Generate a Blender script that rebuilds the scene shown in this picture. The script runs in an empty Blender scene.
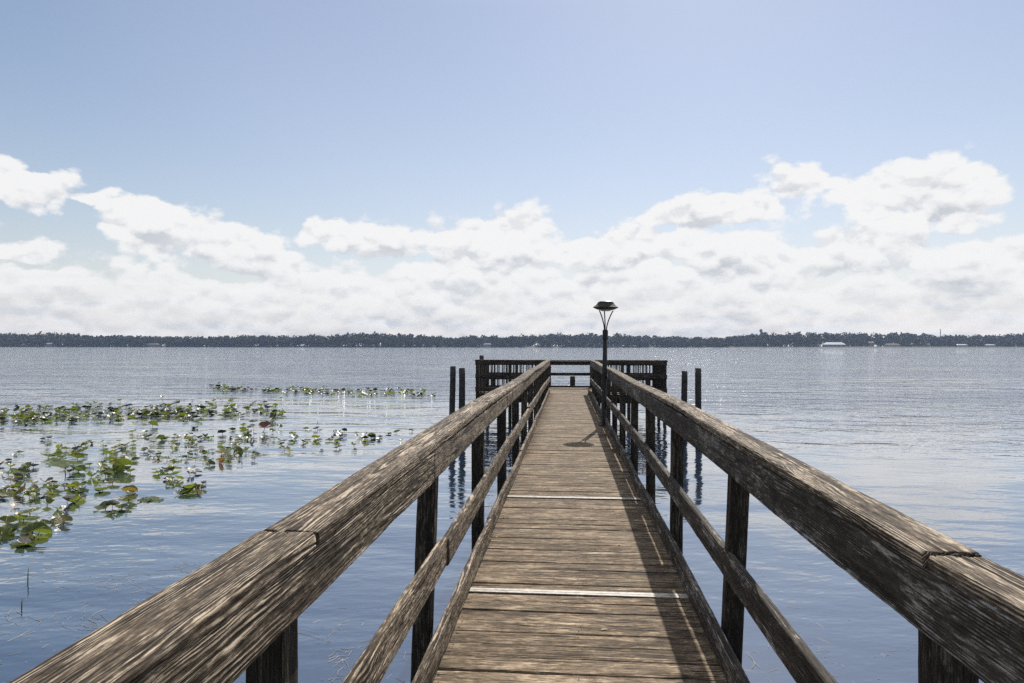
import bpy, math, random
import numpy as np
from mathutils import Vector, Euler, Matrix

random.seed(7); rng = np.random.default_rng(7)
R = math.radians
S = bpy.context.scene
COL = S.collection

# ------------------------------------------------------------------ the place
DECK = 0.90          # deck surface above the lake
EYE = 2.40           # eye height above the lake
F = 683.0            # focal length in pixels (24 mm on a 36 mm back)
YAW = R(4.77)        # the photographer looks a little left of the pier
HOR = 346.0
SUN_AZ, SUN_EL = R(12.1), R(40.7)   # azimuth clockwise from +Y (the pier's direction)

def ray_deg(px, py):
    a = math.atan((px-512)/F)
    return math.degrees(a) - 4.77, math.degrees(math.atan((HOR-py)/F*math.cos(a)))

def on_plane(px, py, z=0.0):
    """where the ray through a picture point meets the horizontal plane z"""
    d = (EYE - z)*F/(py-HOR)
    lat = (px-512)/F*d
    return (-math.sin(YAW)*d + math.cos(YAW)*lat, math.cos(YAW)*d + math.sin(YAW)*lat)

def at_dist(px, d):
    lat = (px-512)/F*d
    return (-math.sin(YAW)*d + math.cos(YAW)*lat, math.cos(YAW)*d + math.sin(YAW)*lat)

# ------------------------------------------------------------------ object helpers
def tag(o, label=None, cat=None, group=None, kind=None):
    if label: o['label'] = label
    if cat: o['category'] = cat
    if group: o['group'] = group
    if kind: o['kind'] = kind
    return o

def empty(name, loc=(0, 0, 0), rz=0):
    o = bpy.data.objects.new(name, None); COL.objects.link(o)
    o.location = loc; o.rotation_euler = (0, 0, rz); o.empty_display_size = .2
    return o

def link(name, me, mat=None, parent=None, loc=(0, 0, 0), rot=(0, 0, 0)):
    o = bpy.data.objects.new(name, me); COL.objects.link(o)
    if mat is not None and not me.materials: me.materials.append(mat)
    o.location = loc; o.rotation_euler = rot
    if parent: o.parent = parent
    return o

def mesh_np(name, V, Fc, grain=None, smooth=True):
    me = bpy.data.meshes.new(name)
    me.from_pydata([tuple(v) for v in V] if not isinstance(V, list) else V, [], Fc)
    if smooth: me.shade_smooth()
    if grain is not None:
        at = me.attributes.new('grain', 'FLOAT_VECTOR', 'POINT')
        at.data.foreach_set('vector', np.asarray(grain, dtype=np.float32).ravel())
    me.update(); return me

class MB:
    """collects shapes into ONE mesh"""
    def __init__(s): s.v = []; s.f = []
    def add(s, V, Fc):
        b = len(s.v); s.v += [tuple(p) for p in V]; s.f += [tuple(i+b for i in f) for f in Fc]
    def box(s, x0, x1, y0, y1, z0, z1, rot=None, piv=None):
        V = [Vector((x, y, z)) for x in (x0, x1) for y in (y0, y1) for z in (z0, z1)]
        if rot:
            piv = Vector(piv or ((x0+x1)/2, (y0+y1)/2, (z0+z1)/2)); M = Euler(rot).to_matrix()
            V = [M @ (p-piv) + piv for p in V]
        s.add(V, [(0, 1, 3, 2), (4, 6, 7, 5), (0, 4, 5, 1), (2, 3, 7, 6), (0, 2, 6, 4), (1, 5, 7, 3)])
    def tube(s, pts, rad, n=10, cap=True):
        pts = [Vector(p) for p in pts]; rs = rad if hasattr(rad, '__len__') else [rad]*len(pts)
        V = []; Fc = []
        for i, p in enumerate(pts):
            t = (pts[min(i+1, len(pts)-1)] - pts[max(i-1, 0)]).normalized()
            a = t.orthogonal().normalized() if i == 0 else (a - t*a.dot(t)).normalized()
            b = t.cross(a)
            for k in range(n):
                c = 2*math.pi*k/n; V.append(p + (a*math.cos(c) + b*math.sin(c))*rs[i])
        for i in range(len(pts)-1):
            for k in range(n):
                Fc.append((i*n+k, i*n+(k+1) % n, (i+1)*n+(k+1) % n, (i+1)*n+k))
        if cap: Fc += [tuple(range(n))[::-1], tuple(range((len(pts)-1)*n, len(pts)*n))]
        s.add(V, Fc)
    def lathe(s, prof, n=32, c=(0, 0, 0)):
        V = [(c[0]+r*math.cos(2*math.pi*k/n), c[1]+r*math.sin(2*math.pi*k/n), c[2]+z) for r, z in prof for k in range(n)]
        Fc = [(i*n+k, i*n+(k+1) % n, (i+1)*n+(k+1) % n, (i+1)*n+k) for i in range(len(prof)-1) for k in range(n)]
        s.add(V, Fc)
    def build(s, name, mat, parent=None, loc=(0, 0, 0), rot=(0, 0, 0), smooth=False):
        return link(name, mesh_np(name, s.v, s.f, smooth=smooth), mat, parent, loc, rot)

# ------------------------------------------------------------------ numpy noise
def _h(i, j, k, seed):
    n = (i*374761393 + j*668265263 + k*2147483647 + seed*974634777) & 0xffffffff
    n = ((n ^ (n >> 13))*1274126177) & 0xffffffff
    n = n ^ (n >> 16)
    return (n & 0xffff)/65535.0
def vnoise(x, y, z, seed=0):
    """value noise in -1..1"""
    xi = np.floor(x).astype(np.int64); yi = np.floor(y).astype(np.int64); zi = np.floor(z).astype(np.int64)
    fx, fy, fz = x-xi, y-yi, z-zi
    fx = fx*fx*(3-2*fx); fy = fy*fy*(3-2*fy); fz = fz*fz*(3-2*fz)
    o = 0
    for a in (0, 1):
        for b in (0, 1):
            for c in (0, 1):
                w = (fx if a else 1-fx)*(fy if b else 1-fy)*(fz if c else 1-fz)
                o = o + w*_h(xi+a, yi+b, zi+c, seed)
    return o*2-1

# ------------------------------------------------------------------ boards
def board_arrays(L, W, T, step=.012, xstep=.05, r=.004, seed=0, rough=.0006, wear=.002, crack=0., warp=.0, endrag=.004):
    """a sawn board: x 0..L along the grain, y 0..W, z 0..T, with worn corners, raised fibres and splits"""
    ny = max(3, int(round(W/step))); nz = max(2, int(round(T/step)))
    ys = np.concatenate([[0, r*.35], np.linspace(r, W-r, ny), [W-r*.35]])
    zs = np.concatenate([[0, r*.35], np.linspace(r, T-r, nz), [T-r*.35]])
    per = [(y, 0) for y in ys] + [(W, z) for z in zs] + [(W-y, T) for y in ys] + [(0, T-z) for z in zs]
    P = np.array(per, dtype=float); n = len(P)
    Q = np.stack([np.clip(P[:, 0], r, W-r), np.clip(P[:, 1], r, T-r)], 1)
    D = P-Q; ln = np.linalg.norm(D, axis=1); Nn = D/ln[:, None]
    corner = np.minimum(np.abs(Nn[:, 0]), np.abs(Nn[:, 1]))*1.414
    base = Q + Nn*r
    nx = max(2, int(round(L/xstep))+1)
    X = np.linspace(0, L, nx)
    XX = np.repeat(X[:, None], n, 1)
    YY = np.repeat(base[None, :, 0], nx, 0); ZZ = np.repeat(base[None, :, 1], nx, 0)
    CC = np.repeat(corner[None], nx, 0)
    d = np.zeros_like(XX)
    if rough or crack:
        wob = vnoise(XX*1.7, YY*5, ZZ*5, seed+1)*.004
        d += rough*vnoise(XX*3+9, (YY+wob)*150, (ZZ+wob)*150, seed+2)
        d += rough*1.3*vnoise(XX*8, (YY+wob)*60, (ZZ+wob)*60, seed+3)
        d += rough*.9*vnoise(XX*45, YY*90, ZZ*90, seed+8)
    if crack:
        cn = vnoise(XX*.9+3, (YY+wob)*34, (ZZ+wob)*34, seed+4)
        gate = np.clip(vnoise(XX*1.3, YY*12, ZZ*12, seed+5)*2.2+.35, 0, 1)
        d -= crack*gate*np.clip(1-np.abs(cn)/.13, 0, 1)**.7
    d -= wear*CC*(.5+.5*vnoise(XX*7, YY*30, ZZ*30, seed+6))
    d -= wear*1.6*CC*np.clip(vnoise(XX*2.3+50, YY*20, ZZ*20, seed+7)*2-.5, 0, 1)
    Y2 = YY + Nn[None, :, 0]*d; Z2 = ZZ + Nn[None, :, 1]*d
    wy = warp*vnoise(X*.8, X*0+seed*.37, X*0, seed+11); wz = warp*vnoise(X*.7, X*0+seed*.71, X*0, seed+12)
    Y2 += wy[:, None]; Z2 += wz[:, None]
    X2 = XX.copy()
    er = endrag*vnoise(YY*40, ZZ*40, XX*0+seed, seed+13)
    X2[0] += np.abs(er[0]); X2[-1] -= np.abs(er[-1])
    V = np.stack([X2, Y2, Z2], 2).reshape(-1, 3)
    rr = random.Random(seed)
    off = np.array([rr.uniform(0, 40), rr.uniform(-.06, .03)-W*.3, rr.choice((-1, 1))*rr.uniform(.03, .10)])
    G = np.stack([XX, YY, ZZ], 2).reshape(-1, 3)+off
    i = np.arange(nx-1)[:, None]*n; k = np.arange(n)[None]; k2 = (k+1) % n
    Fc = np.stack([i+k, i+k2, i+n+k2, i+n+k], 2).reshape(-1, 4)
    c0 = len(V)
    cen = np.array([[.002, W/2+wy[0], T/2+wz[0]], [L-.002, W/2+wy[-1], T/2+wz[-1]]])
    V = np.vstack([V, cen]); G = np.vstack([G, cen+off])
    kk = np.arange(n); e = (nx-1)*n
    T0 = [(c0, int((a+1) % n), int(a)) for a in kk]; T1 = [(c0+1, e+int(a), e+int((a+1) % n)) for a in kk]
    faces = [tuple(map(int, f[::-1])) for f in Fc] if False else [tuple(f) for f in Fc.tolist()]
    return V, faces + T0 + T1, G

def board(name, L, W, T, mat, parent, loc, rot, **k):
    V, Fc, G = board_arrays(L, W, T, **k)
    # outward normals: reverse quads (perimeter runs clockwise seen from +x)
    return link(name, mesh_np(name, V, Fc, G), mat, parent, loc, rot)

def along(name, xr, y0, y1, zb, W, T, mat, parent, tilt=0., yaw=0., **k):
    """board running along the pier; xr = its right (+X) side, zb = underside. W across, T tall"""
    return board(name, y1-y0, W, T, mat, parent, (xr, y0, zb), (0, -tilt, math.pi/2+yaw), **k)
def across(name, x0, x1, y, zb, W, T, mat, parent, **k):
    """board running across; y = near side"""
    return board(name, x1-x0, W, T, mat, parent, (x0, y, zb), (0, 0, 0), **k)
def upright(name, xr, y, z0, z1, W, T, mat, parent, lean=0., **k):
    """post; xr = right side, y = near side, W deep (Y), T wide (X)"""
    return board(name, z1-z0, W, T, mat, parent, (xr, y, z0), (0, -math.pi/2+lean, 0), **k)

# ------------------------------------------------------------------ node helper
class E:
    """tiny expression wrapper for shader math"""
    def __init__(s, nt, sock): s.nt = nt; s.s = sock
    def _m(s, op, *a):
        n = s.nt.nodes.new('ShaderNodeMath'); n.operation = op
        for i, v in enumerate((s,)+a):
            if isinstance(v, E): s.nt.links.new(v.s, n.inputs[i])
            else: n.inputs[i].default_value = v
        return E(s.nt, n.outputs[0])
    def __add__(s, o): return s._m('ADD', o)
    __radd__ = __add__
    def __mul__(s, o): return s._m('MULTIPLY', o)
    __rmul__ = __mul__
    def __sub__(s, o): return s._m('SUBTRACT', o)
    def __rsub__(s, o): return (s*-1.0)+o
    def __truediv__(s, o): return s._m('DIVIDE', o)
    def __pow__(s, o): return s._m('POWER', o)
    def sin(s): return s._m('SINE')
    def cos(s): return s._m('COSINE')
    def abs(s): return s._m('ABSOLUTE')
    def sqrt(s): return s._m('SQRT')
    def exp(s): return s._m('EXPONENT')
    def asin(s): return s._m('ARCSINE')
    def atan2(s, o): return s._m('ARCTAN2', o)
    def max(s, o): return s._m('MAXIMUM', o)
    def min(s, o): return s._m('MINIMUM', o)
    def smax(s, o, k): return s._m('SMOOTH_MAX', o, k)
    def fract(s): return s._m('FRACT')
    def clamp(s): return s.max(0.0).min(1.0)
    def ss(s, a, b):
        n = s.nt.nodes.new('ShaderNodeMapRange'); n.interpolation_type = 'SMOOTHSTEP'
        s.nt.links.new(s.s, n.inputs[0]); n.inputs[1].default_value = a; n.inputs[2].default_value = b
        return E(s.nt, n.outputs[0])
def vec(nt, x, y, z):
    n = nt.nodes.new('ShaderNodeCombineXYZ')
    for i, v in enumerate((x, y, z)):
        if isinstance(v, E): nt.links.new(v.s, n.inputs[i])
        else: n.inputs[i].default_value = v
    return n.outputs[0]
def sep(nt, sock):
    n = nt.nodes.new('ShaderNodeSeparateXYZ'); nt.links.new(sock, n.inputs[0])
    return [E(nt, o) for o in n.outputs]
def noise(nt, v, scale=1., detail=2., rough=.5, dist=0., out='Fac'):
    n = nt.nodes.new('ShaderNodeTexNoise'); nt.links.new(v, n.inputs['Vector'])
    n.inputs['Scale'].default_value = scale; n.inputs['Detail'].default_value = detail
    n.inputs['Roughness'].default_value = rough; n.inputs['Distortion'].default_value = dist
    return E(nt, n.outputs[0]) if out == 'Fac' else n.outputs['Color']
def ramp(nt, fac, stops):
    n = nt.nodes.new('ShaderNodeValToRGB'); nt.links.new(fac.s, n.inputs[0])
    el = n.color_ramp.elements
    while len(el) < len(stops): el.new(.5)
    for e, (p, c) in zip(el, stops): e.position = p; e.color = (*c, 1)
    return n.outputs[0]
def mixc(nt, fac, a, b, mode='MIX'):
    n = nt.nodes.new('ShaderNodeMix'); n.data_type = 'RGBA'; n.blend_type = mode
    if isinstance(fac, E): nt.links.new(fac.s, n.inputs[0])
    else: n.inputs[0].default_value = fac
    for i, v in ((6, a), (7, b)):
        if isinstance(v, tuple): n.inputs[i].default_value = (*v, 1)
        else: nt.links.new(v, n.inputs[i])
    return n.outputs[2]
def new_mat(name):
    m = bpy.data.materials.new(name); m.use_nodes = True
    return m, m.node_tree, m.node_tree.nodes['Principled BSDF']
def simple(name, col, rough=.7, metal=0., var=.25, scale=3., bump=0.):
    m, nt, b = new_mat(name)
    tc = nt.nodes.new('ShaderNodeTexCoord').outputs['Object']
    n = noise(nt, tc, scale, 4, .6)
    c = ramp(nt, n, [(.3, tuple(x*(1-var) for x in col)), (.7, tuple(x*(1+var) for x in col))])
    nt.links.new(c, b.inputs['Base Color'])
    b.inputs['Roughness'].default_value = rough; b.inputs['Metallic'].default_value = metal
    if bump:
        bn = nt.nodes.new('ShaderNodeBump'); bn.inputs['Distance'].default_value = bump
        nt.links.new(n.s, bn.inputs['Height']); nt.links.new(bn.outputs[0], b.inputs['Normal'])
    return m

def wood(name, dark, mid, light, ringf=150., bump=.0016, algae=0., kf=(1.7, .4, 1.5, 1.0, 1.5), hr=.4, base=.50):
    m, nt, b = new_mat(name)
    at = nt.nodes.new('ShaderNodeAttribute'); at.attribute_name = 'grain'
    oi = nt.nodes.new('ShaderNodeObjectInfo'); rnd = E(nt, oi.outputs['Random'])
    x, y, z = sep(nt, at.outputs['Vector'])
    x = x + rnd*31.0
    # knots push the rings aside
    vo = nt.nodes.new('ShaderNodeTexVoronoi'); vo.feature = 'F1'
    nt.links.new(vec(nt, x*1.1, y*4.2, z*4.2), vo.inputs['Vector']); vo.inputs['Scale'].default_value = 1.
    kd = E(nt, vo.outputs['Distance'])
    knot = (kd*kd*-30.0).exp()
    w = noise(nt, vec(nt, x*.9, y*5, z*5), 1, 3, .55) - .5
    r = (y*y + z*z).sqrt() + w*.035 + knot*.030
    rv = noise(nt, vec(nt, r*55, x*.6, 0.), 1, 2, .6)
    ring = (r*(ringf*2*math.pi) + rv*9.).sin()*.5+.5
    ring = ring*ring*(3-2*ring)
    fib = noise(nt, vec(nt, x*16, (y+w*.01)*240, (z+w*.01)*240), 1, 3, .7)
    fib2 = noise(nt, vec(nt, x*20, (y+w*.03)*135, (z+w*.03)*135), 1, 4, .7)
    tone = noise(nt, vec(nt, x*1.6, y*9, z*9), 1, 4, .65)
    blot = noise(nt, vec(nt, x*9+5, y*52, z*52), 1, 5, .72)
    ck = noise(nt, vec(nt, x*.8+7, (y+w*.03)*33, (z+w*.03)*33), 1, 2, .5)
    ckl = 1-((ck-.5).abs()*34.0).clamp()
    ckg = noise(nt, vec(nt, x*2+3, y*14, z*14), 1, 2, .5).ss(.44, .60)
    crackm = ckl*ckg
    grey = noise(nt, vec(nt, x*5+21, y*13, z*13), 1, 5, .75).ss(.47, .66)      # silvered patches
    fine = noise(nt, vec(nt, x*1.7+4, (y+w*.03)*88, (z+w*.03)*88), 1, 2, .5)
    finel = (1-((fine-.5).abs()*26.0).clamp())*noise(nt, vec(nt, x*4+13, y*30, z*30), 1, 2, .5).ss(.42, .58)
    rmask = noise(nt, vec(nt, x*3.1+2, y*17, z*17), 1, 3, .6).ss(.36, .62)
    rough_ = noise(nt, vec(nt, x*24, y*110+3, z*110), 1, 4, .7)
    hgt = ring*(rmask*.8+.2)*hr + rough_*.5 + fib*.55 + fib2*.65 + blot*.25 - crackm*1.5 - finel*.7 - knot*.25
    t = (fib2-.5)*kf[0] + (ring-.5)*rmask*kf[1] + (fib-.5)*kf[2] + (tone-.5)*kf[3] + (blot-.5)*kf[4] + (rough_-.5)*.85 + (grey-.4)*.30 + base + (rnd-.5)*.14
    t = t - crackm*.8 - finel*.42 - knot*.22 + (noise(nt, vec(nt, x*.22, 0., 3.), 1, 1, .5)-.5)*.55
    col = ramp(nt, t.clamp(), [(.0, dark), (.36, tuple(.55*a+.45*c for a, c in zip(dark, mid))), (.58, mid), (.80, light), (1., tuple(min(.75, c*1.5) for c in light))])
    st = noise(nt, vec(nt, x*2.2+11, y*6, z*6), 1, 5, .7).ss(.53, .72)
    col = mixc(nt, st*.45, col, tuple(c*.8 for c in (.085, .075, .045)))
    if algae:
        gz = sep(nt, nt.nodes.new('ShaderNodeNewGeometry').outputs['Position'])[2]
        al = (gz + blot*.3).ss(.75, .15)
        col = mixc(nt, al*algae, col, (.035, .04, .02))
    nt.links.new(col, b.inputs['Base Color'])
    b.inputs['Roughness'].default_value = .82
    b.inputs['Specular IOR Level'].default_value = .25
    bn = nt.nodes.new('ShaderNodeBump'); bn.inputs['Distance'].default_value = bump; bn.inputs['Strength'].default_value = 1.
    nt.links.new(hgt.s, bn.inputs['Height']); nt.links.new(bn.outputs[0], b.inputs['Normal'])
    return m

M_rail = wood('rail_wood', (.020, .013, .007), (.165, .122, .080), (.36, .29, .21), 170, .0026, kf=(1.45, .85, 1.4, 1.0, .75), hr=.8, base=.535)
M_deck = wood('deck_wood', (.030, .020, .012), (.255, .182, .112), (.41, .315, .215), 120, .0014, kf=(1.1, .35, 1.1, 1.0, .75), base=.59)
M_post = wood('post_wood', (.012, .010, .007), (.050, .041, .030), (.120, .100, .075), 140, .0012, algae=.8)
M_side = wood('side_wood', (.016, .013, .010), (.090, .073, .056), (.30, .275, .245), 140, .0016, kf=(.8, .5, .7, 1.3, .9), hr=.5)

M_strip = simple('strip_metal', (.48, .44, .38), .6, 0, .45, 22)
M_black = simple('black_metal', (.014, .012, .011), .65, .0, .3, 12, .0008)
M_bronze = simple('bronze_metal', (.032, .025, .018), .75, .0, .4, 16, .001)
M_panel = simple('panel_glass', (.04, .04, .045), .45, 0, .2, 10)
M_diff = simple('frosted_plastic', (.6, .6, .56), .4, 0, .1, 10)
M_pile = simple('pile_wood', (.045, .040, .036), .85, 0, .5, 9, .004)

# ------------------------------------------------------------------ the pier
pier = empty('wooden_pier', (0, 0, 0))
tag(pier, 'long weathered wooden pier with plank deck, railings and square end platform over the lake', 'pier')

PL0, PL1 = 22.0, 24.9           # the end platform
def inx(xr, y): return -.085*min(1, max(0, (y-9)/13)) if xr > 0 else 0.   # the right side closes in a little far out
PLANKS = []
def deck_mesh():
    Vs, Fs, Gs = [], [], []; b = 0
    y = -1.5; i = 0
    while y < PL1 - .03:
        w = .139 + random.uniform(-.002, .002)
        plat = y > PL0 - .05
        if y < 12: PLANKS.append(y)
        xa, xb = (-2.98, 3.07) if plat else (-.655 + random.uniform(-.008, .008), .765 + inx(1, y) + random.uniform(-.008, .008))
        near = y < 9
        V, Fc, G = board_arrays(xb-xa, w, .036, step=.009 if near else .03, xstep=.03 if near else .25, r=.004, seed=100+i,
                                rough=.0009 if near else .0, wear=.002, crack=.0022 if near else 0, warp=.003 if near else .002, endrag=.003)
        tw = random.uniform(-.010, .010); dz = random.uniform(-.0025, .0025)
        V = V.copy(); V[:, 2] += (V[:, 1]-w/2)*tw + dz - .0015*((V[:, 1]-w/2)/(w/2))**2
        V += np.array([xa, y, DECK-.036])
        Vs.append(V); Gs.append(G); Fs += [tuple(int(a)+b for a in f) for f in Fc]; b += len(V)
        y += w + random.uniform(.004, .009); i += 1
    return np.vstack(Vs), Fs, np.vstack(Gs)
V, Fc, G = deck_mesh()
nailV, nailF = [], []
def nail(x, y):
    b_ = len(V)+len(nailV); r_ = random.uniform(.0035, .005); z = DECK+.0022
    for k in range(6): nailV.append((x+r_*math.cos(k*1.047), y+r_*math.sin(k*1.047), z))
    nailF.append(tuple(b_+k for k in range(6)))
for py in PLANKS:
    for x in (-.585, .055, .685):
        for q in (.038, .102): nail(x+random.uniform(-.012, .012), py+q+random.uniform(-.008, .008))
nq = len(Fc)
V = np.vstack([V, np.array(nailV)]); Fc = Fc + nailF; G = np.vstack([G, np.zeros((len(nailV), 3))])
deck = link('deck', mesh_np('deck', V, Fc, G), M_deck, pier)
deck.data.materials.append(simple('rusty_nail', (.02, .012, .008), .8))
mi_ = np.zeros(len(Fc), dtype=np.int32); mi_[nq:] = 1; deck.data.polygons.foreach_set('material_index', mi_)
for yy, ww in ((4.13, .062), (6.74, .062)):
    m = MB(); m.box(-.62, .735, yy, yy+ww, DECK+.004, DECK+.009)
    m.box(-.62, .735, yy+ww*.42, yy+ww*.5, DECK+.009, DECK+.0105)
    s = m.build('joint_strip', M_strip, deck)
# beams under the deck
for x in (-.605, .735, .07):
    along('beam', x, -1.5, PL1-.1, DECK-.036-.19, .04, .186, M_post, pier, step=.03, xstep=.5, rough=0, seed=int(x*100)+900)
m_y = 1.55
k = 0
while m_y < PL1:
    across('cross_beam', -.72 if m_y < 21.5 else -3.0, .88 if m_y < 21.5 else 3.1, m_y-.045, DECK-.036-.19-.19, .04, .18, M_post, pier, step=.03, xstep=.5, rough=0, seed=930+k)
    m_y += 1.8*2; k += 1
for yb, nm in ((PL0-.045, 'near'), (PL1-.02, 'far')):
    if nm == 'near':
        across('rim_board', -2.98, -.76, yb, DECK-.225, .04, .185, M_post, pier, step=.03, xstep=.5, seed=951)
        across('rim_board', .84, 3.07, yb, DECK-.225, .04, .185, M_post, pier, step=.03, xstep=.5, seed=952)
    else:
        across('rim_board', -2.98, 3.07, yb, DECK-.225, .04, .185, M_post, pier, step=.03, xstep=.5, seed=953)

CAPZ = 1.965
def sag(y): return -.012*math.sin(y*.9) - .0012*max(0, y-9)
def cuts(first, end, L=3.6):
    ys = [first]
    while ys[-1] + L < end-.8: ys.append(ys[-1]+L)
    return ys + [end]
def run(name, first, xr, zb, W, T, mat, seed, end=PL0+.06, jz=.006, jx=.006, detail=True, crackd=.005, warp=.004, gapy=.004, endrag=.004):
    ys = cuts(first, end); out = []
    for i in range(len(ys)-1):
        a, c = ys[i]+gapy/2, ys[i+1]-gapy/2
        za = zb + sag(a) + random.uniform(-jz, jz); zc = zb + sag(c) + random.uniform(-jz, jz)
        near = c < 6; mid = c < 10
        kw = dict(step=.0035, xstep=.010, rough=.0011, crack=crackd, wear=.0042, r=.006) if near and detail else \
            dict(step=.008, xstep=.03, rough=.0009, crack=crackd*.7, wear=.004, r=.006) if mid else dict(step=.02, xstep=.10, rough=0, crack=0, wear=.004, r=.006)
        out.append(along(name, xr+inx(xr, a)+random.uniform(-jx, jx), a, c, za, W, T, mat, pier, yaw=(inx(xr, a)-inx(xr, c))/(c-a), tilt=math.atan2(zc-za, c-a), seed=seed+i, warp=warp, endrag=endrag, **kw))
    return out
# left handrail: flat cap over an upright board, middle rail, kerb board
run('handrail_cap', -2.0, -.602, CAPZ-.038, .143, .038, M_rail, 200, jx=.003, jz=.002, gapy=.010, endrag=.0015)
run('handrail_board', -.55, -.606, CAPZ-.038-.142, .038, .139, M_rail, 220, jx=.002, jz=.004)
run('middle_rail', -.2, -.606, DECK+.405, .038, .138, M_rail, 240, jx=.002, jz=.012, crackd=.004)
run('kerb_board', 1.7, -.606, DECK+.008, .036, .135, M_rail, 260, end=PL0-.1, jz=.004, jx=.006, warp=.010)
along('kerb_board', -.604, -1.4, 1.69, DECK+.008, .036, .135, M_rail, pier, seed=258, step=.01, xstep=.05)
# right side
run('handrail_cap', -2.05, .892, CAPZ-.038, .122, .038, M_rail, 300, jx=.003, jz=.0015, gapy=.007, endrag=.0012)
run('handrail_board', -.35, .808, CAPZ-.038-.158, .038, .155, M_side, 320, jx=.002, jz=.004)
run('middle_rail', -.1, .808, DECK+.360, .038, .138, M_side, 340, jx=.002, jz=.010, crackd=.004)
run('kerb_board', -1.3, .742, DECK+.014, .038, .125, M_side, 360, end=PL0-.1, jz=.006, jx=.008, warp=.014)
# posts (they go on down into the lake as piles)
proto = {}
for side in (-1, 1):
    for n in range(-1, 13):
        y = (1.50 + 1.81*n) if side < 0 else [1.58, 3.45, 5.44, 7.26, 8.95, 10.75][n] if 0 <= n < 6 else 10.75+1.83*(n-5) if n > 0 else -.25
        if y > PL0+.2: break
        y = min(y, PL0-.02)
        xr = -.6455 if side < 0 else .8085+.089
        xr += inx(side, y)
        lean = (.035 if n == 1 else random.uniform(-.012, .012)) if side < 0 else (.045 if n == 1 else -.004 if n == 0 else random.uniform(-.012, .012))
        zt = CAPZ-.041+sag(y)-.004
        key = (side, 'near' if n < 3 else 'far', n if n < 3 else 0)
        if key not in proto:
            o = upright('post', xr, y, -.6, zt, .089, .089, M_post, pier, step=.01 if n < 3 else .03, xstep=.03 if n < 3 else .2,
                        rough=.0007 if n < 3 else 0, crack=.003 if n < 3 else 0, wear=.003, seed=400+n+20*side)
            proto[key] = o
        else:
            o = proto[key].copy(); COL.objects.link(o); o.parent = pier
        L = zt+.6
        # lean about the post's top: the foot swings out
        o.rotation_euler = (0, -math.pi/2+lean, 0)
        o.location = (xr - math.sin(lean)*L, y, zt - L*math.cos(lean))

# ---- railing round the end platform
def rail_x(x0, x1, y, z0, z1, sd, thick=.038, mat=M_post, nm='platform_rail'):
    return across(nm, x0, x1, y, DECK+z0, thick, z1-z0, mat, pier, step=.03, xstep=.25, rough=0, wear=.003, warp=.006, seed=sd)
def rail_y(xr, y0, y1, z0, z1, sd, thick=.038, nm='platform_rail'):
    return along(nm, xr, y0, y1, DECK+z0, thick, z1-z0, M_post, pier, step=.03, xstep=.25, rough=0, wear=.003, warp=.006, seed=sd)
XL, XR_ = -2.96, 3.03
for sd, (a, c) in enumerate(((XL-.06, -.74), (.83, XR_+.06))):
    rail_x(a, c, PL0-.10, .885, 1.02, 500+sd)
    rail_x(a, c, PL0-.10, .455, .60, 505+sd)
    rail_x(a, c, PL0-.10, .03, .175, 510+sd)
    across('platform_rail_cap', a, c, PL0-.11, DECK+1.022, .14, .036, M_rail, pier, step=.03, xstep=.25, rough=0, seed=515+sd, warp=.004)
rail_x(XL-.06, XR_+.06, PL1-.02, .815, .955, 520)
rail_x(XL-.06, XR_+.06, PL1-.02, .43, .535, 521)
rail_x(XL-.06, XR_+.06, PL1-.02, -.04, .06, 522)
across('platform_rail_cap', XL-.06, XR_+.06, PL1-.09, DECK+.957, .14, .032, M_rail, pier, step=.03, xstep=.25, rough=0, seed=523, warp=.004)
for x in (XL-.01, XR_+.05):
    rail_y(x, PL0-.05, PL1-.03, .87, .99, 530+int(x))
    rail_y(x, PL0-.05, PL1-.03, .45, .56, 540+int(x))
    rail_y(x, PL0-.05, PL1-.03, .03, .16, 550+int(x))
    along('platform_rail_cap', x+.05, PL0+.04, PL1-.10, DECK+1.0, .14, .034, M_rail, pier, tilt=-.02, step=.03, xstep=.25, rough=0, seed=560+int(x))
pp = upright('platform_post', 0, 0, -.6, DECK+1.02, .1, .1, M_post, pier, step=.03, xstep=.3, rough=0, seed=571)
first = True
for x, y in [(XL, PL0-.05), (-1.9, PL0-.05), (1.9, PL0-.05), (XR_, PL0-.05), (XL, PL1-.13), (-1.9, PL1-.13), (-.70, PL1-.13), (.80, PL1-.13), (1.9, PL1-.13), (XR_, PL1-.13),
             (XL, 23.4), (XR_, 23.4)]:
    o = pp if first else pp.copy()
    if not first: COL.objects.link(o); o.parent = pier
    first = False
    o.location = (x+.05, y, -.6 if y < 24 else -.68)
bl = MB(); bl.box(-.016, .016, -.014, .014, 0, .93)
b0 = None; cnt = 0
for y, zz, hh in ((PL0-.045, .03, 0), (PL1-.045, 0, 0)):
    for a, c in ((XL+.12, -.78), (.90, XR_-.1)):
        x = a
        while x < c:
            if abs(abs(x)-1.9) > .09 and random.random() > .04:
                if b0 is None: b0 = bl.build('baluster', M_post, pier); o = b0
                else: o = b0.copy(); COL.objects.link(o); o.parent = pier
                o.location = (x+random.uniform(-.008, .008), y, DECK+zz-.03); o.rotation_euler = (0, random.uniform(-.012, .012), 0); cnt += 1
            x += .118
sb = MB()
for x in (XL+.03, XR_-.03):
    y = PL0+.12
    while y < PL1-.2:
        sb.box(x-.014, x+.014, y-.016, y+.016, DECK, DECK+.93); y += .12
tag(sb.build('balusters', M_post, pier), kind='stuff')

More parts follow.
